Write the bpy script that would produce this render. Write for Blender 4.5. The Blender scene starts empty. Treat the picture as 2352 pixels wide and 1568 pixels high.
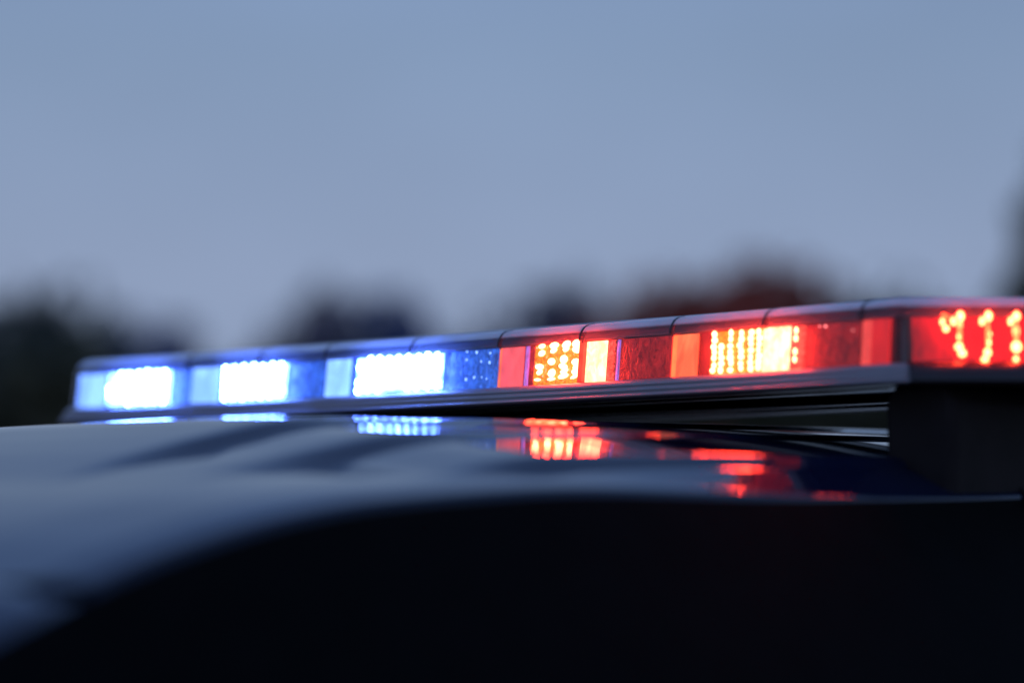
import bpy, bmesh, math, random
import numpy as np
from mathutils import Vector, Matrix
random.seed(7)
rng = np.random.default_rng(7)
sc = bpy.context.scene
COL = sc.collection
R = math.radians

# ------------------------------------------------------------------ camera
# world: x = across the car (camera side is +x), -y = front of the car, z up, ground z = 0
ZC = 1.695                                   # camera height (hand held at eye level, bent a little)
CAM = Vector((1.552, -1.473, ZC))
PITCH = R(4.246)
FWD_H = Vector((-0.6959, 0.7186, 0.0)).normalized()
RIGHT = Vector((FWD_H.y, -FWD_H.x, 0.0))
FWD = FWD_H * math.cos(PITCH) + Vector((0, 0, math.sin(PITCH)))
UP = RIGHT.cross(FWD)
cam_d = bpy.data.cameras.new('camera')
cam_d.sensor_width = 36.0
cam_d.lens = 86.4
cam_d.clip_start = 0.05
cam_d.clip_end = 2000
cam_d.dof.use_dof = True
cam_d.dof.focus_distance = 2.0
cam_d.dof.aperture_fstop = 1.8
cam_d.dof.aperture_blades = 0
cam = bpy.data.objects.new('camera', cam_d)
COL.objects.link(cam)
cam.matrix_world = Matrix(((RIGHT.x, UP.x, -FWD.x, CAM.x), (RIGHT.y, UP.y, -FWD.y, CAM.y),
                           (RIGHT.z, UP.z, -FWD.z, CAM.z), (0, 0, 0, 1)))
sc.camera = cam
FPX = 86.4 / 36 * 2352

# ------------------------------------------------------------------ sky, sun, exposure
w = bpy.data.worlds.new('World')
sc.world = w
w.use_nodes = True
nt = w.node_tree
nt.nodes.clear()
N = nt.nodes.new
out = N('ShaderNodeOutputWorld')
sky = N('ShaderNodeTexSky')
sky.sky_type = 'NISHITA'
sky.sun_disc = False
sky.sun_elevation = R(2.0)
sky.sun_rotation = R(115)
sky.altitude = 200
bg1 = N('ShaderNodeBackground')
bg1.inputs['Strength'].default_value = 0.05
nt.links.new(sky.outputs[0], bg1.inputs['Color'])
tc = N('ShaderNodeTexCoord')
sep = N('ShaderNodeSeparateXYZ')
nt.links.new(tc.outputs['Generated'], sep.inputs[0])
ramp = N('ShaderNodeValToRGB')
els = ramp.color_ramp.elements
els[0].position = 0.0
els[0].color = (0.266, 0.338, 0.505, 1)
els[1].position = 1.0
els[1].color = (0.11, 0.20, 0.46, 1)
for p, c in ((0.10, (0.278, 0.354, 0.527, 1)), (0.19, (0.232, 0.326, 0.50, 1)), (0.45, (0.145, 0.262, 0.56, 1))):
    e = els.new(p)
    e.color = c
nt.links.new(sep.outputs['Z'], ramp.inputs[0])
ns = N('ShaderNodeTexNoise')
ns.inputs['Scale'].default_value = 5.0
ns.inputs['Detail'].default_value = 3.0
ns.inputs['Roughness'].default_value = 0.5
mp = N('ShaderNodeMapping')
mp.inputs['Scale'].default_value = (1, 1, 2.6)
nt.links.new(tc.outputs['Generated'], mp.inputs[0])
nt.links.new(mp.outputs[0], ns.inputs['Vector'])
mr = N('ShaderNodeMapRange')
mr.inputs['From Min'].default_value = 0.3
mr.inputs['From Max'].default_value = 0.7
mr.inputs['To Min'].default_value = 0.97
mr.inputs['To Max'].default_value = 1.07
nt.links.new(ns.outputs['Fac'], mr.inputs['Value'])
bg2 = N('ShaderNodeBackground')
nt.links.new(ramp.outputs[0], bg2.inputs['Color'])
nt.links.new(mr.outputs[0], bg2.inputs['Strength'])
mix = N('ShaderNodeMixShader')
mix.inputs[0].default_value = 0.94          # dusk overcast: the cloud layer hides most of the clear sky
nt.links.new(bg1.outputs[0], mix.inputs[1])
nt.links.new(bg2.outputs[0], mix.inputs[2])
nt.links.new(mix.outputs[0], out.inputs['Surface'])

sun_d = bpy.data.lights.new('sun', 'SUN')
sun_d.energy = 0.03                          # dusk under cloud
sun_d.angle = R(40)
sun_d.color = (1.0, 0.9, 0.82)
sun = bpy.data.objects.new('sun', sun_d)
COL.objects.link(sun)
sun.location = (20, -10, 20)
sun.rotation_euler = (R(70), 0, R(65))

sc.view_settings.view_transform = 'Standard'
sc.view_settings.look = 'None'
sc.view_settings.exposure = 0.0
sc.view_settings.gamma = 1.0
sc.view_settings.use_curve_mapping = False
sc.cycles.use_denoising = True
sc.cycles.max_bounces = 16
sc.cycles.transparent_max_bounces = 24
sc.cycles.sample_clamp_indirect = 6.0
sc.cycles.caustics_reflective = True

# ------------------------------------------------------------------ helpers
MATS = {}


def mat(name, base=(0.5, 0.5, 0.5), rough=0.5, metal=0.0, spec=0.5, noise=0.0, nscale=20.0, bump=0.0, bscale=200.0, coat=0.0, ior=1.5):
    if name in MATS:
        return MATS[name]
    m = bpy.data.materials.new(name)
    m.use_nodes = True
    t = m.node_tree
    b = t.nodes['Principled BSDF']
    b.inputs['Base Color'].default_value = (*base, 1)
    b.inputs['Roughness'].default_value = rough
    b.inputs['Metallic'].default_value = metal
    b.inputs['Specular IOR Level'].default_value = spec
    b.inputs['Coat Weight'].default_value = coat
    b.inputs['Coat Roughness'].default_value = 0.06
    tcn = t.nodes.new('ShaderNodeTexCoord')
    if noise:
        n = t.nodes.new('ShaderNodeTexNoise')
        n.inputs['Scale'].default_value = nscale
        n.inputs['Detail'].default_value = 6
        t.links.new(tcn.outputs['Object'], n.inputs['Vector'])
        cr = t.nodes.new('ShaderNodeValToRGB')
        cr.color_ramp.elements[0].position = 0.3
        cr.color_ramp.elements[1].position = 0.7
        cr.color_ramp.elements[0].color = (*[c * (1 - noise) for c in base], 1)
        cr.color_ramp.elements[1].color = (*[min(1, c * (1 + noise)) for c in base], 1)
        t.links.new(n.outputs['Fac'], cr.inputs[0])
        t.links.new(cr.outputs[0], b.inputs['Base Color'])
    if bump:
        n2 = t.nodes.new('ShaderNodeTexNoise')
        n2.inputs['Scale'].default_value = bscale
        n2.inputs['Detail'].default_value = 4
        t.links.new(tcn.outputs['Object'], n2.inputs['Vector'])
        bp = t.nodes.new('ShaderNodeBump')
        bp.inputs['Strength'].default_value = bump
        bp.inputs['Distance'].default_value = 0.002
        t.links.new(n2.outputs['Fac'], bp.inputs['Height'])
        t.links.new(bp.outputs[0], b.inputs['Normal'])
    b.inputs['IOR'].default_value = ior
    MATS[name] = m
    return m


RED = (1.0, 0.034, 0.009)
BLUE = (0.085, 0.20, 1.0)


def glow(name, hue, power, var=0.0, vscale=120.0, stretch=(1, 1, 1), low=None):
    """A lit lamp lens, or a passive part with lamp light put in as emission: tinted plastic that gives off light, unevenly through its moulded facets."""
    if name in MATS:
        return MATS[name]
    m = bpy.data.materials.new(name)
    m.use_nodes = True
    t = m.node_tree
    b = t.nodes['Principled BSDF']
    b.inputs['Base Color'].default_value = (*[0.25 * c for c in hue], 1)
    b.inputs['Roughness'].default_value = 0.25
    b.inputs['Emission Color'].default_value = (*hue, 1)
    b.inputs['Emission Strength'].default_value = power
    if var:
        tcn = t.nodes.new('ShaderNodeTexCoord')
        mp = t.nodes.new('ShaderNodeMapping')
        mp.inputs['Scale'].default_value = stretch
        n = t.nodes.new('ShaderNodeTexNoise')
        n.inputs['Scale'].default_value = vscale
        n.inputs['Detail'].default_value = 4
        n.inputs['Distortion'].default_value = 1.2
        t.links.new(tcn.outputs['Object'], mp.inputs[0])
        t.links.new(mp.outputs[0], n.inputs['Vector'])
        r = t.nodes.new('ShaderNodeMapRange')
        r.inputs['From Min'].default_value = 0.35
        r.inputs['From Max'].default_value = 0.72
        r.inputs['To Min'].default_value = power * (1 - var)
        r.inputs['To Max'].default_value = power * (1 + var)
        t.links.new(n.outputs['Fac'], r.inputs['Value'])
        t.links.new(r.outputs[0], b.inputs['Emission Strength'])
        bp = t.nodes.new('ShaderNodeBump')
        bp.inputs['Strength'].default_value = 0.6
        bp.inputs['Distance'].default_value = 0.001
        t.links.new(n.outputs['Fac'], bp.inputs['Height'])
        t.links.new(bp.outputs[0], b.inputs['Normal'])
    MATS[name] = m
    return m


def mesh(name, verts, faces, m, parent=None, smooth=False):
    me = bpy.data.meshes.new(name)
    me.from_pydata([tuple(v) for v in verts], [], [tuple(f) for f in faces])
    me.update()
    if smooth:
        me.polygons.foreach_set('use_smooth', [True] * len(me.polygons))
    me.materials.append(m)
    return link(name, me, parent)


def link(name, me, parent=None):
    o = bpy.data.objects.new(name, me)
    COL.objects.link(o)
    if parent is not None:
        o.parent = parent
        root = parent
        off = Vector((0, 0, 0))
        while root is not None:
            off += root.location
            root = root.parent
        o.location = -off if me is not None else o.location
    return o


def empty(name, loc, label, cat, group=None):
    o = bpy.data.objects.new(name, None)
    o.empty_display_size = 0.1
    COL.objects.link(o)
    o.location = loc
    o['label'] = label
    o['category'] = cat
    if group:
        o['group'] = group
    return o


def box(verts, faces, corners):
    """corners: 8 points, first four one face (ccw), last four the opposite."""
    i = len(verts)
    verts += [tuple(c) for c in corners]
    for f in ((0, 1, 2, 3), (7, 6, 5, 4), (0, 4, 5, 1), (1, 5, 6, 2), (2, 6, 7, 3), (3, 7, 4, 0)):
        faces.append(tuple(i + k for k in f))


def fix_normals(o):
    bm = bmesh.new()
    bm.from_mesh(o.data)
    bmesh.ops.recalc_face_normals(bm, faces=bm.faces)
    bm.to_mesh(o.data)
    bm.free()
    return o


def autosmooth(o, deg=35):
    me = o.data
    me.polygons.foreach_set('use_smooth', [True] * len(me.polygons))
    bm = bmesh.new()
    bm.from_mesh(me)
    for e in bm.edges:
        if len(e.link_faces) == 2 and e.calc_face_angle(0) > R(deg):
            e.smooth = False
    bm.to_mesh(me)
    bm.free()
    return o


# ------------------------------------------------------------------ setting: ground
def ground():
    m = mat('dry_grass', (0.045, 0.05, 0.022), 0.95, noise=0.5, nscale=0.6, spec=0.1)
    g = mesh('ground', [(-900, -900, 0), (900, -900, 0), (900, 900, 0), (-900, 900, 0)], [(0, 1, 2, 3)], m)
    g['kind'] = 'structure'
    m2 = mat('asphalt', (0.045, 0.045, 0.048), 0.9, noise=0.35, nscale=14, bump=0.4, bscale=90, spec=0.2)
    r = mesh('road', [(-7, -60, 0.004), (7, -60, 0.004), (7, 60, 0.004), (-7, 60, 0.004)], [(0, 1, 2, 3)], m2)
    r['kind'] = 'structure'


ground()

# ------------------------------------------------------------------ setting: trees
LEAF = {
    'green': mat('green_leaves', (0.085, 0.10, 0.085), 0.8, noise=0.4, nscale=0.8, spec=0.2),
    'blue': mat('blue_glow_leaves', (0.075, 0.115, 0.28), 0.8, noise=0.3, nscale=0.8, spec=0.2),  # blue haze of the lamps put into the leaf colour
    'red_glow': mat('red_glow_leaves', (0.50, 0.115, 0.08), 0.8, noise=0.4, nscale=0.8, spec=0.2),  # red haze of the lamps put into the leaf colour
    'olive': mat('olive_leaves', (0.085, 0.078, 0.045), 0.8, noise=0.4, nscale=0.8, spec=0.2),
    'slate': mat('slate_leaves', (0.26, 0.22, 0.27), 0.8, noise=0.4, nscale=0.8, spec=0.2),
}
BARK = mat('bark', (0.05, 0.04, 0.032), 0.95, noise=0.4, nscale=6, bump=0.6, bscale=30)


def crown_mesh(name, n, shape, m):
    """Leaf clumps (small bent quads) spread through uneven lobes; unit crown: radius 1, z 0..2."""
    lobes = []
    if shape == 'cone':
        for k in range(26):
            h = rng.uniform(0.02, 1.95)
            rr = (1 - h / 2.0) * 0.95 + 0.06
            a = rng.uniform(0, 6.283)
            lobes.append((rr * 0.55 * math.cos(a), rr * 0.55 * math.sin(a), h, rr * 0.5, rr * 0.5, 0.16))
    else:
        for k in range(20):
            d = rng.normal(size=3)
            d /= np.linalg.norm(d)
            q = rng.uniform(0.25, 0.72)
            s = rng.uniform(0.24, 0.42)
            lobes.append((d[0] * q, d[1] * q, 1 + d[2] * q, s, s, s * 0.8))
    V, F = [], []
    for k in range(n):
        L = lobes[int(rng.integers(len(lobes)))]
        d = rng.normal(size=3)
        d /= np.linalg.norm(d)
        q = rng.uniform(0.3, 1.08) if rng.uniform() < 0.72 else rng.uniform(1.0, 1.6)
        c = np.array([L[0] + d[0] * L[3] * q, L[1] + d[1] * L[4] * q, L[2] + d[2] * L[5] * q])
        u = rng.normal(size=3)
        u /= np.linalg.norm(u)
        v = np.cross(u, rng.normal(size=3))
        v /= np.linalg.norm(v)
        s = rng.uniform(0.05, 0.10)
        i = len(V)
        V += [tuple(c - u * s), tuple(c + v * s * 0.7), tuple(c + u * s), tuple(c - v * s * 0.7)]
        F.append((i, i + 1, i + 2, i + 3))
    me = bpy.data.meshes.new(name)
    me.from_pydata(V, [], F)
    me.materials.append(m)
    return me


def trunk_mesh(top):
    """Unit trunk with limbs: z 0..1, tapered, bent a little."""
    V, F = [], []

    def tube(pts, rads, k=8):
        i = len(V)
        for p, r in zip(pts, rads):
            for j in range(k):
                a = j / k * 6.283
                V.append((p[0] + r * math.cos(a), p[1] + r * math.sin(a), p[2]))
        for q in range(len(pts) - 1):
            for j in range(k):
                F.append((i + q * k + j, i + q * k + (j + 1) % k, i + (q + 1) * k + (j + 1) % k, i + (q + 1) * k + j))
    tube([(0, 0, -0.02), (0.01, 0, 0.06), (0.015, 0.01, 0.3), (0, 0.02, 0.6), (0, 0.01, 1.0)], [0.05, 0.032, 0.026, 0.018, 0.006])
    for k in range(7):
        a = k * 2.4
        z0 = 0.3 + 0.08 * k
        l = 0.22
        tube([(0.01, 0.01, z0), (l * .5 * math.cos(a), l * .5 * math.sin(a), z0 + 0.07), (l * math.cos(a), l * math.sin(a), z0 + 0.17)], [0.013, 0.009, 0.003], 6)
    me = bpy.data.meshes.new('trunk')
    me.from_pydata(V, [], F)
    me.polygons.foreach_set('use_smooth', [True] * len(me.polygons))
    me.materials.append(BARK)
    return me


TRUNK = trunk_mesh(1)
CROWN = {}
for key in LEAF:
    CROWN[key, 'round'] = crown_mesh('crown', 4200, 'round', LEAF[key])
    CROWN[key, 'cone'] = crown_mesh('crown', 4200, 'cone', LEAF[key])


def ground_at(px, dist):
    """Ground point on the bearing of picture column px (of 2352) at a distance in metres."""
    d = FWD_H + RIGHT * ((px - 1176) / FPX)
    return Vector((CAM.x + d.x * dist, CAM.y + d.y * dist, 0))


def height_at(py, dist):
    return ZC + dist * (1203 - py) / FPX


def tree(px, dist, ytop, halfw, kind, shape, label, rot=0.0):
    base = ground_at(px, dist)
    H = height_at(ytop, dist)
    rad = halfw / FPX * dist
    t = empty('spruce_tree' if shape == 'cone' else 'broadleaf_tree', base, label, 'tree', 'trees in the blurred background')
    t.rotation_euler.z = rot
    tr = link('trunk', TRUNK)
    tr.parent = t
    tr.scale = (H * 0.5, H * 0.5, H * (0.9 if shape == 'cone' else 0.66))
    cr = link('crown', CROWN[kind, shape])
    cr.parent = t
    low = 0.10 * H
    cr.location = (0, 0, low)
    cr.scale = (rad, rad, (H - low) / 2.0)
    return t


TREES = [
    (130, 52, 585, 260, 'green', 'round', 'large dark green tree rising at the left edge of the picture'),
    (-120, 48, 650, 200, 'green', 'round', 'dark green tree cut by the left edge, lower than its neighbour'),
    (345, 60, 665, 170, 'blue', 'round', 'dark tree tinted with blue lamp glow directly above the left end of the light bar'),
    (540, 66, 800, 120, 'slate', 'round', 'low greyish tree in the sky gap left of the middle'),
    (735, 70, 615, 170, 'slate', 'round', 'slate grey tree left of the blue-tinted one above the third blue lamp'),
    (905, 58, 605, 180, 'blue', 'round', 'tree tinted with blue lamp glow above the third blue lamp of the light bar'),
    (1090, 68, 745, 120, 'slate', 'round', 'low grey tree behind the middle of the light bar'),
    (1290, 62, 600, 220, 'slate', 'round', 'dim violet grey tree above the first red lamp'),
    (1490, 60, 565, 240, 'red_glow', 'round', 'tree tinted with dull red lamp glow between the two red lamps, lower than the next'),
    (1735, 56, 505, 270, 'red_glow', 'round', 'tall tree tinted with red lamp glow above the second red lamp'),
    (1970, 58, 510, 250, 'olive', 'round', 'olive green tree right of the tall red-tinted one'),
    (1385, 68, 640, 170, 'red_glow', 'round', 'low tree tinted with red lamp glow above the right half of the first red lamp'),
    (1615, 66, 600, 170, 'red_glow', 'round', 'tree tinted with red lamp glow tucked behind the left side of the tallest red-tinted one'),
    (1860, 66, 570, 170, 'olive', 'round', 'brownish green tree wedged between the tallest red-tinted and the olive one'),
    (2190, 64, 720, 150, 'olive', 'round', 'low olive tree behind the right corner of the light bar'),
    (2560, 30, 130, 240, 'olive', 'round', 'tall dark tree at the right edge of the picture'),
    (2500, 40, 470, 150, 'red_glow', 'round', 'tree tinted with red lamp glow beside the tall dark one at the right edge'),
]
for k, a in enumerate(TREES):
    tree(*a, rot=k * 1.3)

# a low continuous belt of shrubs that closes the view under the bar: reads as one mass
def shrub_belt():
    V, F = [], []
    for k in range(48000):
        px = rng.uniform(-3600, 6200)
        d = rng.uniform(43, 50)
        g = ground_at(px, d)
        z = rng.uniform(0, 1) ** 0.8 * (4.3 + 0.35 * math.sin(px * 0.011) + 0.3 * math.sin(px * 0.041))
        c = np.array([g.x, g.y, z])
        u = rng.normal(size=3); u /= np.linalg.norm(u)
        v = np.cross(u, rng.normal(size=3)); v /= np.linalg.norm(v)
        s = rng.uniform(0.2, 0.4)
        i = len(V)
        V += [tuple(c - u * s), tuple(c + v * s * .7), tuple(c + u * s), tuple(c - v * s * .7)]
        F.append((i, i + 1, i + 2, i + 3))
    o = mesh('undergrowth', V, F, LEAF['olive'])
    o['kind'] = 'stuff'
    o['label'] = 'dark olive undergrowth along the foot of the distant trees'


shrub_belt()

# ------------------------------------------------------------------ police car
PAINT = mat('black_car_paint', (0.006, 0.010, 0.032), 0.04, metal=0.0, spec=0.5, ior=1.53, coat=0.0, noise=0.12, nscale=3)
TRIM = mat('black_trim', (0.003, 0.003, 0.0035), 0.75, spec=0.04, noise=0.2, nscale=30)
RUBBER = mat('rubber', (0.012, 0.012, 0.012), 0.8, spec=0.2, noise=0.2, nscale=30)
GLASS = mat('tinted_glass', (0.003, 0.003, 0.004), 0.03, spec=0.5, noise=0.1, nscale=2)
CHROME = mat('wheel_alloy', (0.3, 0.3, 0.31), 0.35, metal=0.9, noise=0.1)

car = empty('police_car', (0, -0.4, 0), 'glossy black police car with a ribbed roof, in front of the camera', 'car')

XE = 0.539                                   # where the roof skin rolls over to the side


def lerp_curve(v, pts):
    """smooth (Catmull-Rom-like) interpolation through control points."""
    xs = [p[0] for p in pts]
    ys = [p[1] for p in pts]
    return float(np.interp(v, FINE_X[id(pts)], FINE_Y[id(pts)])) if id(pts) in FINE_X else float(np.interp(v, xs, ys))


FINE_X, FINE_Y = {}, {}


def register(pts):
    xs = np.array([p[0] for p in pts], float)
    ys = np.array([p[1] for p in pts], float)
    m = np.zeros(len(xs))
    d = np.diff(ys) / np.diff(xs)
    m[1:-1] = np.where(d[:-1] * d[1:] > 0, 2 * d[:-1] * d[1:] / (d[:-1] + d[1:] + 1e-12), 0)
    m[0], m[-1] = d[0], d[-1]
    fx = np.linspace(xs[0], xs[-1], 600)
    k = np.clip(np.searchsorted(xs, fx, side='right') - 1, 0, len(xs) - 2)
    h = xs[k + 1] - xs[k]
    t = (fx - xs[k]) / h
    fy = (2*t**3-3*t**2+1)*ys[k] + (t**3-2*t**2+t)*h*m[k] + (-2*t**3+3*t**2)*ys[k+1] + (t**3-t**2)*h*m[k+1]
    FINE_X[id(pts)] = fx
    FINE_Y[id(pts)] = fy
    return pts


DROP_EDGE = register([(-1.0, 0.185), (-0.86, 0.098), (-0.78, 0.071), (-0.68, 0.038), (-0.59, 0.0185), (-0.53, 0.0115),
                      (-0.376, 0.0040), (-0.2, 0.0008), (0.0, -0.0012), (0.2, -0.0045), (0.5, -0.0055), (0.9, 0.0), (1.5, 0.03), (1.9, 0.09)])
DROP_MID = register([(-1.0, 0.27), (-0.86, 0.18), (-0.78, 0.130), (-0.68, 0.080), (-0.59, 0.054), (-0.523, 0.041), (-0.42, 0.0285),
                     (-0.341, 0.0190), (-0.25, 0.0078), (-0.166, 0.0012), (0.0, -0.0008), (0.2, -0.0035), (0.5, -0.0045), (0.9, 0.0), (1.5, 0.03), (1.9, 0.09)])
# raised ribs pressed into the roof: (x of the foot of the wall, height, width of its rounded shoulder, y where it fades in, fade length)
STEPS = ((0.502, 0.0074, 0.023, -0.47, 0.14, 0.45), (0.388, 0.0030, 0.034, -0.57, 0.15, 1.7), (0.275, 0.0026, 0.034, -0.58, 0.15, 2.0))


def smooth01(t):
    t = min(1, max(0, t))
    return t * t * (3 - 2 * t)


def roof_z(x, y):
    """height relative to the camera"""
    a = abs(x)
    e = min(1.0, (a / 0.56) ** 2)
    z = 0.0722 - 0.0550 * (a / 0.625) ** 2.4 - lerp_curve(y, DROP_EDGE) * e - lerp_curve(y, DROP_MID) * (1 - e)
    z -= (0.09 + 0.25 * smooth01((y + 0.42) / 0.28)) * max(0.0, a - 0.506) + 0.018 * max(0.0, a - 0.395) - 0.0012
    for xk, h, w, y0, ln, front in STEPS:
        w = w * (1 - 0.5 * smooth01((y + 0.32) / 0.14))
        t = min(1.0, max(0.0, (xk - a) / w))
        t = t - 0.04 * smooth01(1 - t * 12) * t
        z += h * (1 - (1 - t) ** 3) * smooth01((y - y0) / ln) * (1 + front * smooth01((-0.20 - y) / 0.2))
    return z


YF = -0.735                                   # front edge of the roof at its sides


def yrow(x, y):
    u = min(1, abs(x) / XE)
    return y - 0.05 * (1 - u * u) * smooth01((-0.25 - y) / 0.48)


def build_roof():
    xs = list(np.linspace(-XE, XE, 331))
    roll = [(0.002, 0.0008), (0.0035, 0.0020), (0.0045, 0.0036), (0.0050, 0.0055)]
    ys = list(np.concatenate([np.linspace(YF, 0.5, 150), np.linspace(0.52, 1.9, 50)]))
    V, F = [], []
    ncol = len(xs) + 2 * len(roll)
    for y in ys:
        row = []
        ze = roof_z(XE, y)
        for dx, dz in reversed(roll):
            row.append((-XE - dx, y, ZC + ze - dz))
        for x in xs:
            row.append((x, yrow(x, y), ZC + roof_z(x, yrow(x, y))))
        for dx, dz in roll:
            row.append((XE + dx, y, ZC + ze - dz))
        V += row
    for j in range(len(ys) - 1):
        for i in range(ncol - 1):
            F.append((j * ncol + i, j * ncol + i + 1, (j + 1) * ncol + i + 1, (j + 1) * ncol + i))
    o = mesh('roof', V, F, PAINT, car, smooth=True)
    return o


build_roof()


def rail(y):
    """top of the side window frame: (x, z world)"""
    if y < YF:
        t = (YF - y) / 0.87
        z0 = ZC + roof_z(XE, YF) - 0.0055
        return (XE + 0.0052 + 0.10 * t + 0.10 * t * t, z0 + (1.13 - z0) * (0.55 * t + 0.45 * t * t))
    if y > 1.85:
        t = (y - 1.85) / 0.2
        z0 = ZC + roof_z(XE, 1.85) - 0.0055
        return (XE + 0.0052 + 0.1 * t, z0 + (1.13 - z0) * t)
    return (XE + 0.0052, ZC + roof_z(XE, y) - 0.0055)


def strip(name, ys, fa, fb, m, side, n=1, thick=0.0):
    V, F = [], []
    k = n + 1
    for y in ys:
        a, b = fa(y), fb(y)
        for q in range(k):
            t = q / n
            V.append((side * (a[0] + (b[0] - a[0]) * t), y, a[1] + (b[1] - a[1]) * t))
    for j in range(len(ys) - 1):
        for q in range(n):
            F.append((j * k + q, j * k + q + 1, (j + 1) * k + q + 1, (j + 1) * k + q))
    o = mesh(name, V, F, m, car, smooth=True)
    return fix_normals(o)


def belt(y):
    return (0.93 + 0.02 * math.cos(y), 1.10)


def low(a, b, t):
    return (a[0] + (b[0] - a[0]) * t, a[1] + (b[1] - a[1]) * t)


def door_frame_low(y):
    r = rail(y)
    return low(r, belt(y), 0.30)


for s in (1, -1):
    ysl = list(np.linspace(-1.6, 2.02, 120))
    strip('window_frame', ysl, rail, door_frame_low, TRIM, s, 3)
    for y0, y1 in ((-1.25, -0.02), (0.06, 0.95), (1.02, 1.8)):
        strip('side_window', list(np.linspace(y0, y1, 30)), door_frame_low, lambda y: low(rail(y), belt(y), 0.99), GLASS, s, 4)
    for y0, y1 in ((-1.6, -1.25), (-0.02, 0.06), (0.95, 1.02), (1.8, 2.02)):
        strip('window_pillar', list(np.linspace(y0, y1, 6)), door_frame_low, lambda y: low(rail(y), belt(y), 0.99), TRIM, s, 2)

# windshield, its seal, rear window
def windshield():
    def head(u, d):
        x = u * XE
        y = yrow(x, YF) - d
        return Vector((x, y, ZC + roof_z(x, y) - d * 0.12))
    V, F = [], []
    for j in range(25):
        t = j / 24
        for i in range(31):
            u = -1 + 2 * i / 30
            top = head(u * 0.86, 0.026)
            bot = Vector((u * 0.68, -1.62 - 0.10 * (1 - u * u), 1.12))
            p = top.lerp(bot, t)
            p.z += 0.10 * t * (1 - t)
            V.append(tuple(p))
    for j in range(24):
        for i in range(30):
            a = j * 31 + i
            F.append((a, a + 1, a + 32, a + 31))
    fix_normals(mesh('windshield', V, F, GLASS, car, smooth=True))
    for s in (1, -1):                                # front pillars between glass and side frame
        V, F = [], []
        for j in range(25):
            t = j / 24
            p = head(s * 0.858, 0.0).lerp(Vector((s * 0.678, -1.62, 1.12)), t)
            p.z += 0.10 * t * (1 - t)
            yq = YF - 0.87 * t * 0.995 
            q = rail(yq)
            q2 = Vector((s * q[0], yq, q[1]))
            m2 = p.lerp(q2, 0.55) + Vector((0, 0, 0.016 * min(1, t * 30) + 0.0))
            V += [tuple(p + Vector((0, 0, 0.0015))), tuple(m2), tuple(q2)]
        for j in range(24):
            for k in range(2):
                a = j * 3 + k
                F.append((a, a + 1, a + 4, a + 3))
        fix_normals(mesh('windshield_pillar', V, F, PAINT, car, smooth=True))
    V, F = [], []
    for i in range(41):
        u = (-1 + 2 * i / 40) * 0.875
        for d, dz in ((0.0, 0.0005), (0.004, 0.007), (0.018, 0.007), (0.027, 0.001)):
            p = head(u, d)
            V.append((p.x, p.y, p.z - dz))
    for i in range(40):
        for q in range(3):
            a = i * 4 + q
            F.append((a, a + 1, a + 5, a + 4))
    fix_normals(mesh('windshield_seal', V, F, RUBBER, car, smooth=True))
    V = [(-0.6, 1.9, ZC + roof_z(.6, 1.9)), (0.6, 1.9, ZC + roof_z(.6, 1.9)), (0.72, 2.06, 1.1), (-0.72, 2.06, 1.1)]
    mesh('rear_window', V, [(0, 1, 2, 3)], GLASS, car)


windshield()


# lower body: lofted sections along y
def body():
    secs = []
    for y, wx, top, bot in ((-2.78, 0.70, 0.80, 0.30), (-2.70, 0.88, 0.93, 0.24), (-2.3, 0.96, 1.03, 0.24), (-1.7, 0.98, 1.10, 0.24), (-1.0, 0.985, 1.105, 0.24),
                            (0, 0.985, 1.105, 0.24), (1.2, 0.98, 1.105, 0.26), (1.9, 0.95, 1.10, 0.3), (2.1, 0.86, 1.05, 0.34)):
        secs.append([(-wx * .90, y, bot), (-wx, y, bot + .15), (-wx, y, .75), (-wx * .985, y, top - .05), (-wx * .94, y, top), (0, y, top + .03),
                     (wx * .94, y, top), (wx * .985, y, top - .05), (wx, y, .75), (wx, y, bot + .15), (wx * .90, y, bot)])
    V = [p for s in secs for p in s]
    n = len(secs[0])
    F = []
    for j in range(len(secs) - 1):
        for i in range(n):
            F.append((j * n + i, j * n + (i + 1) % n, (j + 1) * n + (i + 1) % n, (j + 1) * n + i))
    F.append(tuple(range(n)))
    F.append(tuple((len(secs) - 1) * n + i for i in reversed(range(n))))
    o = fix_normals(mesh('body', V, F, PAINT, car))
    autosmooth(o, 40)


body()


def wheels():
    V, F = [], []
    prof = [(0.21, -0.10), (0.30, -0.115), (0.355, -0.10), (0.37, -0.05), (0.37, 0.05), (0.355, 0.10), (0.30, 0.115), (0.21, 0.10)]
    k = 40
    for a in range(k):
        th = a / k * 2 * math.pi
        for r, x in prof:
            V.append((x, r * math.cos(th), r * math.sin(th)))
    n = len(prof)
    for a in range(k):
        for i in range(n):
            F.append((a * n + i, a * n + (i + 1) % n, ((a + 1) % k) * n + (i + 1) % n, ((a + 1) % k) * n + i))
    tyre = bpy.data.meshes.new('tyre')
    tyre.from_pydata(V, [], F)
    tyre.materials.append(RUBBER)
    V, F = [], []
    for sp in range(6):
        a0 = sp * math.pi / 3
        c, s = math.cos(a0), math.sin(a0)
        pts = []
        for x in (0.06, 0.09):
            for rr, ww in ((0.02, -.04), (0.21, -.05), (0.21, .05), (0.02, .04)):
                pts.append((x, rr * c - ww * s, rr * s + ww * c))
        box(V, F, pts)
    rim = bpy.data.meshes.new('rim')
    rim.from_pydata(V, [], F)
    rim.materials.append(CHROME)
    for x in (0.86, -0.86):
        for y in (-1.95, 0.95):
            t = bpy.data.objects.new('wheel', tyre)
            COL.objects.link(t)
            t.parent = car
            t.location = (x, y + 0.4, 0.37)
            if x < 0:
                t.rotation_euler.z = math.pi
            r = bpy.data.objects.new('rim', rim)
            COL.objects.link(r)
            r.parent = t


wheels()

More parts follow.
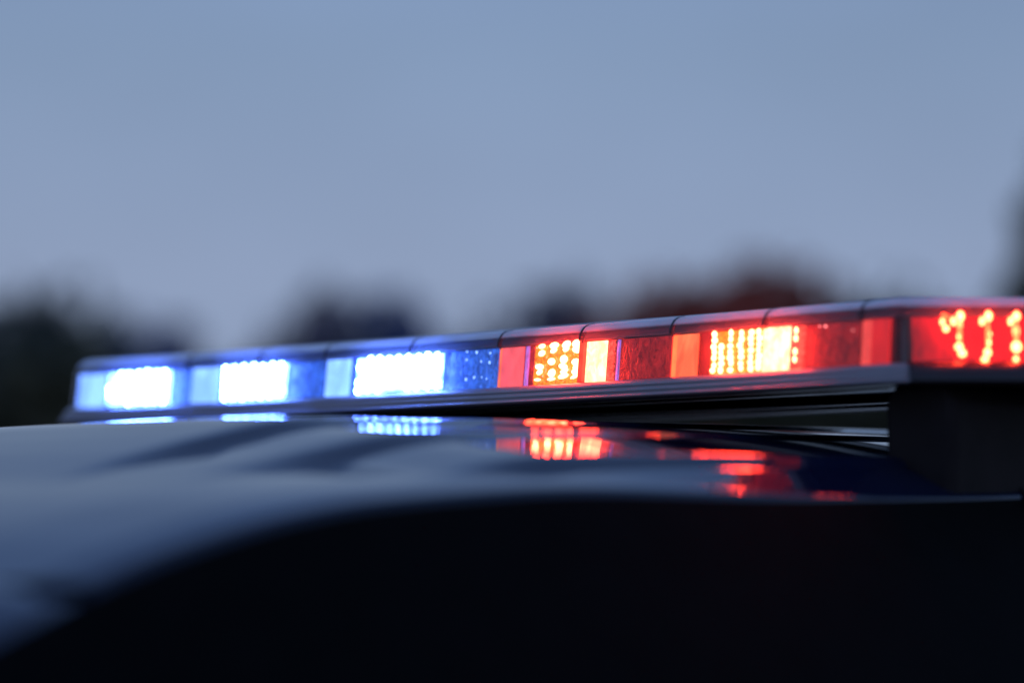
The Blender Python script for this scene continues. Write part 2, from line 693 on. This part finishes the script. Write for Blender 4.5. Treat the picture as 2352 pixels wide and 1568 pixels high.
# ------------------------------------------------------------------ light bar
ZB = ZC + 0.101                               # underside of the bar's base
XL, XR, CH, DEP = -0.497, 0.5135, 0.085, 0.30
bar = empty('light_bar', (0.01, 0.15, ZB), 'long low emergency light bar with lit blue and red lamps on the car roof', 'light bar')


def sag(x):
    return -0.0025 * max(0.0, 1 - ((x - 0.01) / 0.5) ** 2)


def bp(x, y, z):
    return (x, y, ZB + z + sag(x))


def outline(r=0.02, sub=5):
    """plan of the bar with chamfered, rounded corners; returns points and inward mitre vectors."""
    P = [(XL, 0), (XR, 0), (XR + CH, CH), (XR + CH, DEP - CH), (XR, DEP), (XL, DEP), (XL - CH, DEP - CH), (XL - CH, CH)]
    pts, nor = [], []
    n = len(P)
    for i in range(n):
        p = Vector(P[i]); a = Vector(P[i - 1]); b = Vector(P[(i + 1) % n])
        d0 = (p - a).normalized(); d1 = (b - p).normalized()
        n0 = Vector((-d0.y, d0.x)); n1 = Vector((-d1.y, d1.x))
        ang = d0.angle(d1)
        tl = r * math.tan(ang / 2)
        c = p - d0 * tl + n0 * r
        for k in range(sub):
            t = k / (sub - 1)
            nn = n0.lerp(n1, t).normalized()
            pts.append(c - nn * r)
            nor.append(nn)
        # straight run to the next corner, cut so that the sag bends smoothly
        if (b - p).length > 0.4:
            for k in range(1, 24):
                pts.append(p.lerp(b, k / 24))
                nor.append(n1)
    return pts, nor


OUT_P, OUT_N = outline()


def sweep(name, prof, m, parent, cap_top=False, cap_bottom=False, seg=None, deg=40):
    """prof: list of (inward offset, z) swept round the plan outline."""
    V, F = [], []
    n = len(prof)
    k = len(OUT_P)
    for p, nn in zip(OUT_P, OUT_N):
        for o, z in prof:
            q = p + nn * o
            V.append(bp(q.x, q.y, z))
    for a in range(k):
        b = (a + 1) % k
        for i in range(n - 1):
            F.append((a * n + i, b * n + i, b * n + i + 1, a * n + i + 1))
    if cap_top:
        F.append(tuple(a * n + n - 1 for a in range(k)))
    if cap_bottom:
        F.append(tuple(a * n for a in reversed(range(k))))
    o = fix_normals(mesh(name, V, F, m, parent))
    autosmooth(o, deg)
    return o


BASE_M = mat('anodised_base', (0.35, 0.30, 0.315), 0.32, metal=0.3, spec=0.5, noise=0.12, nscale=9, bump=0.15, bscale=500)
UNDER_M = mat('black_gloss_plastic', (0.010, 0.009, 0.009), 0.14, spec=0.5, noise=0.2, nscale=10)
INNER_M = mat('grey_inner_tray', (0.20, 0.19, 0.205), 0.45, spec=0.4, noise=0.12, nscale=30)
DARK_M = mat('dark_divider', (0.03, 0.022, 0.028), 0.4, noise=0.2, nscale=40)


def clear_plastic():
    m = bpy.data.materials.new('clear_polycarbonate')
    m.use_nodes = True
    t = m.node_tree
    t.nodes.clear()
    o = t.nodes.new('ShaderNodeOutputMaterial')
    tr = t.nodes.new('ShaderNodeBsdfTransparent')
    tr.inputs[0].default_value = (0.96, 0.955, 0.96, 1)
    gl = t.nodes.new('ShaderNodeBsdfGlossy')
    gl.inputs['Roughness'].default_value = 0.05
    tl = t.nodes.new('ShaderNodeBsdfTranslucent')
    tl.inputs[0].default_value = (0.8, 0.8, 0.82, 1)
    df = t.nodes.new('ShaderNodeBsdfDiffuse')
    df.inputs[0].default_value = (0.6, 0.6, 0.62, 1)
    haze = t.nodes.new('ShaderNodeMixShader')
    haze.inputs[0].default_value = 0.5
    t.links.new(tl.outputs[0], haze.inputs[1])
    t.links.new(df.outputs[0], haze.inputs[2])
    n = t.nodes.new('ShaderNodeTexNoise')
    n.inputs['Scale'].default_value = 60
    n.inputs['Detail'].default_value = 8
    tcn = t.nodes.new('ShaderNodeTexCoord')
    t.links.new(tcn.outputs['Object'], n.inputs['Vector'])
    r = t.nodes.new('ShaderNodeMapRange')
    r.inputs['From Min'].default_value = 0.35
    r.inputs['From Max'].default_value = 0.75
    r.inputs['To Min'].default_value = 0.02
    r.inputs['To Max'].default_value = 0.05
    t.links.new(n.outputs['Fac'], r.inputs['Value'])
    m1 = t.nodes.new('ShaderNodeMixShader')
    t.links.new(r.outputs[0], m1.inputs[0])
    t.links.new(tr.outputs[0], m1.inputs[1])
    t.links.new(haze.outputs[0], m1.inputs[2])
    fr = t.nodes.new('ShaderNodeFresnel')
    fr.inputs['IOR'].default_value = 1.5
    m2 = t.nodes.new('ShaderNodeMixShader')
    t.links.new(fr.outputs[0], m2.inputs[0])
    t.links.new(m1.outputs[0], m2.inputs[1])
    t.links.new(gl.outputs[0], m2.inputs[2])
    t.links.new(m2.outputs[0], o.inputs['Surface'])
    MATS['clear_polycarbonate'] = m
    return m


CLEAR = clear_plastic()

# base extrusion: sloped ledge, three ridges and grooves
sweep('base', [(0.006, 0.0), (-0.004, 0.0002), (-0.0112, 0.0010), (-0.0120, 0.0022), (-0.0112, 0.0034), (-0.0088, 0.0044), (-0.0080, 0.0056), (-0.0088, 0.0064),
               (-0.0084, 0.0078), (-0.0066, 0.0088), (-0.0056, 0.0100), (-0.0062, 0.0108), (-0.0056, 0.0120), (-0.0032, 0.0142), (-0.0004, 0.0158), (0.012, 0.0162)],
      BASE_M, bar, deg=50)
def end_cap(right):
    prof = [(0.010, -0.0006), (-0.004, -0.0008), (-0.0120, 0.0002), (-0.0132, 0.0022), (-0.0124, 0.0050), (-0.0085, 0.0115), (-0.0020, 0.0164), (0.006, 0.0170)]
    k = len(OUT_P)
    ids = [i for i in range(k) if (OUT_P[i].x > XR + 0.003 if right else OUT_P[i].x < XL - 0.003)]
    if not right:
        ids = [i for i in ids if i > k // 2] + [i for i in ids if i <= k // 2]
    V, F = [], []
    for i in ids:
        for o, z in prof:
            q = OUT_P[i] + OUT_N[i] * o
            V.append(bp(q.x, q.y, z))
    n = len(prof)
    for a in range(len(ids) - 1):
        for i in range(n - 1):
            F.append((a * n + i, (a + 1) * n + i, (a + 1) * n + i + 1, a * n + i + 1))
    e = (len(ids) - 1) * n
    F += [tuple(range(n)), tuple(e + i for i in reversed(range(n)))]
    autosmooth(fix_normals(mesh('end_cap', V, F, mat('black_end_cap', (0.02, 0.012, 0.013), 0.35, noise=0.2, nscale=30), bar)), 35)


end_cap(True)
end_cap(False)
# stepped underside
sweep('underside', [(0.0065, 0.0004), (0.030, 0.0006), (0.034, 0.0046), (0.062, 0.0050), (0.067, 0.0016), (0.085, 0.0014), (0.090, 0.0060)], UNDER_M, bar, cap_top=True, deg=25)
sweep('inner_floor', [(0.008, 0.0164), (0.03, 0.0166)], INNER_M, bar, cap_top=True)
# dome
DOME = [(0.0005, 0.0163), (0.0018, 0.028), (0.0031, 0.040), (0.0042, 0.0505), (0.0052, 0.0545), (0.0072, 0.0585), (0.0102, 0.0617), (0.0145, 0.0640), (0.022, 0.0655), (0.04, 0.0665)]
dome = sweep('lens_cover', DOME[:6], CLEAR, bar, deg=60)
SHEEN = mat('sky_sheen_top', (0.80, 0.77, 0.82), 0.13, spec=0.6, noise=0.12, nscale=25, bump=0.08, bscale=60)  # top of the clear dome: sky sheen put into a pale colour
nt = SHEEN.node_tree
_o = nt.nodes['Material Output']
_p = nt.nodes['Principled BSDF']
_t = nt.nodes.new('ShaderNodeBsdfTranslucent')
_t.inputs[0].default_value = (0.75, 0.74, 0.78, 1)
_x = nt.nodes.new('ShaderNodeMixShader')
_x.inputs[0].default_value = 0.13
nt.links.new(_p.outputs[0], _x.inputs[1])
nt.links.new(_t.outputs[0], _x.inputs[2])
nt.links.new(_x.outputs[0], _o.inputs['Surface'])
sweep('cover_top', [(0.0066, 0.0573)] + DOME[5:], SHEEN, bar, cap_top=True, deg=60)
# opaque wall behind the lamps: what the clear shoulder shows
sweep('inner_wall', [(0.022, 0.0168), (0.0225, 0.0506), (0.0118, 0.0512), (0.0124, 0.0522), (0.031, 0.0600)], INNER_M, bar, cap_top=True, deg=30)

LEAN = 0.108
YI = 0.0068                                    # plane of the lamp faces behind the cover


def face_y(z, off=0.0):
    return YI + off + LEAN * (z - 0.0165)


def pix_ray(px, py):
    d = FWD + RIGHT * ((px - 1176) / FPX) + UP * ((784 - py) / FPX)
    return d


def on_face(px, py, off=0.0):
    """(x, z) in bar coordinates where a sight line meets the lamp-face plane."""
    d = pix_ray(px, py)
    # CAM.y + t d.y = YI+off + LEAN*(CAM.z + t d.z - ZB - 0.0165)
    t = (YI + off + LEAN * (CAM.z - ZB - 0.0165) - CAM.y) / (d.y - LEAN * d.z)
    p = CAM + d * t
    return p.x, p.z - ZB - sag(p.x)


def mid_y(px):
    return float(np.interp(px, [200, 770, 1155, 1570, 2010], [891, 859.5, 835.5, 808, 774.5]))


def fx(px):
    return on_face(px, mid_y(px))[0]


def slab(name, x0, x1, z0, z1, m, parent, off=0.0, thick=0.002, bulge=0.0):
    """thin block on the leaning lamp face"""
    V, F = [], []
    f = [bp(x0, face_y(z0, off), z0), bp(x1, face_y(z0, off), z0), bp(x1, face_y(z1, off), z1), bp(x0, face_y(z1, off), z1)]
    b = [bp(x0, face_y(z0, off + thick), z0), bp(x1, face_y(z0, off + thick), z0), bp(x1, face_y(z1, off + thick), z1), bp(x0, face_y(z1, off + thick), z1)]
    box(V, F, f + b)
    return fix_normals(mesh(name, V, F, m, parent))


def dot_mesh(name, m):
    """small lens bead, dome towards -y, unit radius"""
    V, F = [(0, -0.5, 0)], []
    k = 12
    for r, y in ((0.5, -0.42), (0.87, -0.2), (1.0, 0.0)):
        for a in range(k):
            V.append((r * math.cos(a / k * 2 * math.pi), y, r * math.sin(a / k * 2 * math.pi)))
    for a in range(k):
        F.append((0, 1 + a, 1 + (a + 1) % k))
        for q in range(2):
            F.append((1 + q * k + a, 1 + (q + 1) * k + a, 1 + (q + 1) * k + (a + 1) % k, 1 + q * k + (a + 1) % k))
    me = bpy.data.meshes.new(name)
    me.from_pydata(V, [], F)
    me.polygons.foreach_set('use_smooth', [True] * len(me.polygons))
    me.materials.append(m)
    return me


LED_RED = dot_mesh('led', glow('red_led', (1.0, 0.042, 0.019), 80))
LED_HOT = dot_mesh('led', glow('red_led_hot', (1.0, 0.042, 0.014), 75))
LED_AMBER_AND_GLOW = dot_mesh('led', glow('red_led_dim_and_added_glow', RED, 22))
LED_BLUE = dot_mesh('led', glow('blue_led', BLUE, 150))
Z0, Z1 = 0.0165, 0.0497
HOUSING = {'red': mat('red_housing', (0.16, 0.008, 0.008), 0.35, noise=0.3, nscale=80), 'blue': mat('blue_housing', (0.02, 0.05, 0.22), 0.35, noise=0.3, nscale=80)}


def led(parent, me, x, z, rx, rz, off=-0.0006, rot=0.0):
    o = bpy.data.objects.new('led', me)
    COL.objects.link(o)
    o.parent = parent
    base = Vector(parent.location) + bar.location
    o.location = Vector(bp(x, face_y(z, off), z)) - base
    o.scale = (rx, min(rx, rz) * 0.6, rz)
    o.rotation_euler = (0, rot, 0)
    return o


def module(px0, px1, colour, label):
    """the lamp's housing block: a part of the bar; lenses and LEDs hang from it"""
    x0, x1 = fx(px0), fx(px1)
    o = slab('light_module', x0, x1, Z0 + 0.0004, Z1 + 0.001, HOUSING[colour], bar, off=0.0045, thick=0.010)
    o['label'] = label
    return o


def child(name, px0, px1, m, par, z0=Z0, z1=Z1, off=0.0, thick=0.002):
    return slab(name, fx(px0), fx(px1), z0, z1, m, par, off, thick)


R_STRIP = glow('red_reflector_glow', (1.0, 0.12, 0.15), 1.05, 0.2, 60, (1, 1, 0.5))  # passive reflectors: the lamp light they catch is put in as emission
R_STRIP_HOT = glow('red_reflector_hot', (1.0, 0.17, 0.06), 1.35, 0.4, 60, (1, 1, 0.5))
R_EDGE = glow('red_reflector_edge', RED, 9.0, 0.2, 60)
R_DIM = glow('red_strip_dim', (1.0, 0.02, 0.02), 0.62, 0.3, 60, (1, 1, 0.4))
R_MATRIX = glow('red_matrix_lens', (1.0, 0.26, 0.006), 1.3, 0.8, 420)
R_BRIGHT = glow('red_bright_lens', (1.0, 0.046, 0.022), 42.0, 0.4, 150, (1, 1, 0.6))
R_IDLE = glow('red_idle_lens', (1.0, 0.03, 0.03), 0.20, 0.95, 240, (1, 1, 0.5))  # unlit lens: light from its neighbours put in as emission
R_FRINGE = glow('red_fringe', (1.0, 0.09, 0.06), 0.9, 0.9, 300)
VIOLET = glow('violet_glint', (0.42, 0.22, 1.0), 0.75, 0.5, 200, (1, 1, 0.3))  # reflection of the blue lamps painted as a glowing strip
B_STRIP = glow('blue_reflector_glow', (0.15, 0.31, 1.0), 2.9, 0.35, 50, (1, 1, 0.4))  # blue reflectors likewise glow in place of caught lamp light
B_BRIGHT = glow('blue_bright_lens', BLUE, 24.0, 0.6, 90)
B_IDLE = glow('blue_idle_lens', (0.045, 0.20, 1.0), 0.62, 0.7, 220, (1, 1, 0.6))  # unlit blue lens: scattered lamp light put in as emission

# first red lamp (sharpest) --------------------------------------------------
mA = module(1144, 1541, 'red', 'red lamp nearest the middle of the bar')
child('reflector', 1150, 1199, R_STRIP, mA, off=0.0005)
child('reflector_edge', 1146, 1149.5, R_STRIP_HOT, mA)
child('painted_glint', 1206, 1212, VIOLET, mA)
child('matrix_lens', 1225, 1334, R_MATRIX, mA, off=0.0012)
child('lens_divider', 1334, 1344, mat('lit_divider', (0.2, 0.05, 0.03), 0.4), mA, off=-0.003, thick=0.006)
child('bright_lens', 1346, 1391, R_BRIGHT, mA)
child('fringe_lens', 1391.8, 1408, R_FRINGE, mA, off=0.0012)
child('painted_glint', 1416, 1420.5, VIOLET, mA)
child('idle_lens', 1423, 1540, R_IDLE, mA, off=0.0015)
ZS = 2.6133


def z3(zx, zy):
    return (1900 + zx / ZS) / 1.74150, (1200 + zy / ZS) / 1.74150


DOTS = [(705, 465, 30, 20), (702, 555, 30, 26), (678, 697, 36, 25), (678, 752, 27, 23), (655, 832, 30, 12),
        (833, 460, 40, 27), (826, 525, 30, 23), (803, 642, 32, 30), (805, 762, 33, 35), (800, 824, 35, 14),
        (960, 460, 38, 32), (955, 510, 28, 23), (932, 618, 33, 36), (925, 693, 38, 26), (935, 740, 35, 20), (925, 792, 45, 23),
        (1072, 460, 42, 40), (1060, 522, 34, 26), (1062, 648, 40, 32), (1066, 700, 34, 24), (1058, 758, 38, 28), (1045, 797, 38, 16)]
for zx, zy, rx, rz in DOTS:
    px, py = z3(zx, zy)
    x, z = on_face(px, py)
    z = min(max(z, Z0 + 0.001), Z1 - 0.001)
    k = 1.0 / ZS / 1.7415 / FPX * 2.02
    led(mA, LED_RED, x, z, 1.25 * rx * k / 0.72, 1.25 * rz * k, rot=random.uniform(-.3, .3))
for k in range(46):                                # small facets between the main beads
    x = fx(random.uniform(1230, 1331))
    z = random.uniform(Z0 + .001, Z1 - .001)
    r = random.uniform(0.0004, 0.0009)
    led(mA, LED_AMBER_AND_GLOW, x, z, r, r * random.uniform(.8, 2.0), rot=random.uniform(-.6, .6))

# second red lamp ------------------------------------------------------------
mB = module(1541.8, 1975, 'red', 'red lamp between the middle one and the corner')
child('reflector', 1553, 1600, R_STRIP_HOT, mB, off=0.0005)
child('reflector_edge', 1544, 1552.5, R_EDGE, mB)
child('matrix_lens', 1631, 1750, R_MATRIX, mB, off=0.0012)
child('bright_lens', 1752, 1812, R_BRIGHT, mB)
child('fringe_lens', 1814, 1846, R_FRINGE, mB, off=0.0012)
child('idle_lens', 1848, 1972, R_IDLE, mB, off=0.0015)
for ci, cx in enumerate((1641, 1657, 1679, 1702, 1727, 1744)):
    for ri in range(7):
        if ci in (1,) and ri > 4:
            continue
        z = Z0 + 0.003 + (Z1 - Z0 - 0.005) * (ri + random.uniform(-.15, .15)) / 6
        x = fx(cx + random.uniform(-2, 2) - (ri - 3) * 0.4)
        led(mB, LED_RED, x, min(z, Z1 - .0012), random.uniform(0.0022, 0.0032), random.uniform(0.0021, 0.0029))
for z in (0.024, 0.030, 0.0400, 0.046):
    led(mB, LED_RED, fx(1828), z, 0.0018, 0.0026)

# corner strip (dim) on the flat front, right end
mS = module(1976.5, 2046, 'red', 'dim red reflector strip at the right end of the front')
child('reflector', 1979, 2000, glow('red_strip_mid', (1.0, 0.075, 0.06), 0.95, 0.15, 60), mS, off=0.0005)
child('reflector', 2001, 2043, R_DIM, mS, off=0.0005)

# blue lamps -----------------------------------------------------------------
def blue_module(p, label, cols, rows, gap=None):
    m = module(p[0] - 3, p[5] + 1, 'blue', label)
    mid = p[0] + (p[1] - p[0]) * .48
    child('reflector', p[0], mid, B_STRIP, m, off=0.0005)
    child('reflector', mid + 1, p[1], B_STRIP, m, off=0.001)
    child('bright_lens', p[2], p[3], B_BRIGHT, m, off=0.0012, z0=Z0 + .002, z1=Z1 - .001)
    child('idle_lens', p[4], p[5], B_IDLE, m, off=0.0015)
    for ci in range(cols):
        for ri in range(rows):
            if (gap and (ci, ri) in gap) or random.random() < 0.08:
                continue
            px = p[2] + 8 + (p[3] - p[2] - 16) * ci / (cols - 1)
            z = Z0 + 0.004 + (Z1 - Z0 - 0.0065) * ri / (rows - 1)
            led(m, LED_BLUE, fx(px + random.uniform(-2, 2)), z + random.uniform(-.0005, .0005), random.uniform(0.0030, 0.0038), random.uniform(0.0026, 0.0033))


blue_module((748, 800, 818, 1012, 1032, 1139), 'blue lamp nearest the middle of the bar', 9, 5, gap={(2, 2), (3, 0), (3, 1), (3, 2)})
blue_module((440, 500, 510, 653, 662, 740), 'second blue lamp from the left end', 7, 5)
blue_module((180, 240, 249, 386, 392, 434), 'blue lamp at the left end of the bar', 7, 5)


def glint(me, par, px, py, r):
    x, z = on_face(px, py)
    led(par, me, x, z, r, r)


GLINT_B = dot_mesh('led', glow('blue_glint', (0.25, 0.45, 1.0), 2.5))  # glints on the idle lenses, painted as small glowing beads
GLINT_R = dot_mesh('led', glow('red_glint', (1.0, 0.25, 0.25), 4))  # red glints likewise painted as glowing beads
mods = [o for o in bar.children if o.name.startswith('light_module')]
glint(GLINT_B, [m for m in mods if 'left end of the bar' in m['label']][0], 418, 853, 0.0013)
glint(GLINT_B, [m for m in mods if 'second blue' in m['label']][0], 708, 836, 0.0006)
for px, py, r in ((1884, 749, .0006), (1897, 749, .0009), (1960, 758, .0005)):
    glint(GLINT_R, mB, px, py, r)
for k in range(11):
    px = random.uniform(1062, 1132)
    glint(GLINT_B, [m for m in mods if m['label'].startswith('blue lamp nearest')][0], px, mid_y(px) + random.uniform(-34, 34), random.uniform(.0006, .0013))


# corner lamp on the 45 degree chamfer ----------------------------------------
def corner_pt(s, z, off=0.0):
    """s metres along the chamfer from the front corner"""
    o = 0.0068 + off + LEAN * (z - Z0)
    d = Vector((1, 1)).normalized()
    n = Vector((-1, 1)).normalized()
    p = Vector((XR, 0)) + d * s + n * o
    return bp(p.x, p.y, z)


def cslab(name, s0, s1, z0, z1, m, par, off=0.0, thick=0.002):
    V, F = [], []
    box(V, F, [corner_pt(s0, z0, off), corner_pt(s1, z0, off), corner_pt(s1, z1, off), corner_pt(s0, z1, off),
               corner_pt(s0, z0, off + thick), corner_pt(s1, z0, off + thick), corner_pt(s1, z1, off + thick), corner_pt(s0, z1, off + thick)])
    return fix_normals(mesh(name, V, F, m, par))


mC = cslab('light_module', 0.012, 0.112, Z0, Z1 + .001, HOUSING['red'], bar, off=0.0045, thick=0.010)
mC['label'] = 'red lamp facing the camera on the cut corner'
R_CORNER = glow('red_corner_lens', (0.9, 0.003, 0.004), 0.58, 0.8, 55, (1, 1, 0.35))
cslab('corner_lens', 0.0145, 0.110, Z0 + .0005, Z1, R_CORNER, mC, off=0.002)


def on_corner(px, py):
    d = pix_ray(px, py)
    n = Vector((-1, 1, 0)).normalized()
    p0 = Vector(corner_pt(0, 0.033))
    t = (p0 - CAM).dot(n) / d.dot(n)
    p = CAM + d * t
    s = (Vector((p.x, p.y)) - Vector((XR, 0))).dot(Vector((1, 1)).normalized())
    return s, p.z - ZB - sag(p.x)


def cled(me, zx, zy, rx, rz):
    px, py = (3296 + zx / 1.7425) / 1.7415, (1100 + zy / 1.7425) / 1.7415
    s, z = on_corner(px, py)
    o = bpy.data.objects.new('led', me)
    COL.objects.link(o)
    o.parent = mC
    k = 1 / 1.7425 / 1.7415 / FPX * 1.76
    o.location = Vector(corner_pt(s, z, 0.0))
    o.rotation_euler = (0, 0, R(45))
    o.scale = (rx * k, 0.001, rz * k)


for a in ((828, 325, 9, 14), (852, 372, 12, 14), (905, 320, 10, 18), (955, 285, 14, 22), (948, 345, 9, 14), (945, 430, 8, 22), (940, 500, 16, 16), (962, 545, 16, 16),
          (1105, 320, 10, 18), (1150, 285, 14, 22), (1150, 410, 10, 10), (1150, 470, 6, 18), (1138, 540, 14, 18), (1118, 590, 14, 14),
          (1305, 320, 10, 18), (1345, 285, 14, 20), (1340, 390, 12, 26), (1340, 500, 20, 24), (1335, 585, 10, 12)):
    cled(LED_HOT, a[0], a[1], a[2] * 1.75, a[3] * 1.6)
for a in ((947, 430, 13, 110), (1143, 440, 13, 130), (1341, 430, 15, 130)):     # added glow streaks that join up the three LED columns
    cled(LED_AMBER_AND_GLOW, *a)
for a in ((840, 280, 16, 12), (870, 300, 8, 18)):
    cled(LED_AMBER_AND_GLOW, *a)


# dividers on the cover's shoulder ---------------------------------------------
def divider(px, full=False, wid=0.0018):
    x = fx(px)
    V, F = [], []
    prof = [(o - 0.0005, z) for o, z in DOME[(0 if full else 3):9]]
    for o, z in prof:
        V += [bp(x - wid / 2, o, z + 0.0002), bp(x + wid / 2, o, z + 0.0002), bp(x + wid / 2, o + 0.004, z - 0.002), bp(x - wid / 2, o + 0.004, z - 0.002)]
    n = len(prof)
    for j in range(n - 1):
        for q in range(4):
            F.append((j * 4 + q, j * 4 + (q + 1) % 4, (j + 1) * 4 + (q + 1) % 4, (j + 1) * 4 + q))
    F += [(0, 1, 2, 3), ((n - 1) * 4 + 3, (n - 1) * 4 + 2, (n - 1) * 4 + 1, (n - 1) * 4)]
    fix_normals(mesh('divider', V, F, DARK_M, bar))


for px in (437, 600, 752, 950, 1152, 1340, 1548, 1762, 1984):
    divider(px)

# mounting feet under both ends -------------------------------------------------
FOOT_M = mat('foot_plastic', (0.020, 0.015, 0.016), 0.6, spec=0.12, noise=0.2, nscale=30, bump=0.3, bscale=300)


def foot(s):
    x0, x1 = (0.480, 0.540) if s > 0 else (-0.465, -0.535)
    V, F = [], []
    ysec = (0.030, 0.036, 0.25, 0.256)
    for k, y in enumerate(ysec):
        i = 0.004 if k in (0, 3) else 0
        sx = 1 if s > 0 else -1
        zr0, zr1 = ZC + roof_z(x0, y), ZC + roof_z(x1, y)
        V += [(x0 + sx * i, y, zr0 - 0.003), (x1 - sx * i, y, zr1 - 0.003), (x1 + sx * 0.002 - sx * i, y, ZB - 0.012), (x1 - sx * 0.006, y, ZB + 0.001),
              (x0 + sx * 0.010, y, ZB + 0.001), (x0 + sx * i, y, ZB - 0.010)]
    n = 6
    for j in range(len(ysec) - 1):
        for q in range(n):
            F.append((j * n + q, j * n + (q + 1) % n, (j + 1) * n + (q + 1) % n, (j + 1) * n + q))
    F += [tuple(range(n)), tuple(3 * n + q for q in reversed(range(n)))]
    o = fix_normals(mesh('mounting_foot', V, F, FOOT_M, bar))
    md = o.modifiers.new('edge', 'BEVEL')
    md.width = 0.009
    md.segments = 3
    md.limit_method = 'ANGLE'
    # hook strap from the foot over the roof edge
    V, F = [], []
    xa, xb = (x1 - 0.01 * s, s * 0.640)
    pts = [(xa, ZC + roof_z(xa, 0.15) + 0.004), (s * 0.540, ZC + roof_z(0.538, 0.15) + 0.003), (s * 0.552, ZC + roof_z(0.538, 0.15) - 0.010), (s * 0.567, ZC + roof_z(0.538, 0.15) - 0.055)]
    for x, z in pts:
        V += [(x, 0.12, z), (x, 0.18, z), (x - s * 0.002, 0.18, z - 0.002), (x - s * 0.002, 0.12, z - 0.002)]
    for j in range(len(pts) - 1):
        for q in range(4):
            F.append((j * 4 + q, j * 4 + (q + 1) % 4, (j + 1) * 4 + (q + 1) % 4, (j + 1) * 4 + q))
    F += [(0, 1, 2, 3), (15, 14, 13, 12)]
    fix_normals(mesh('hook_strap', V, F, FOOT_M, bar))


foot(1)
foot(-1)
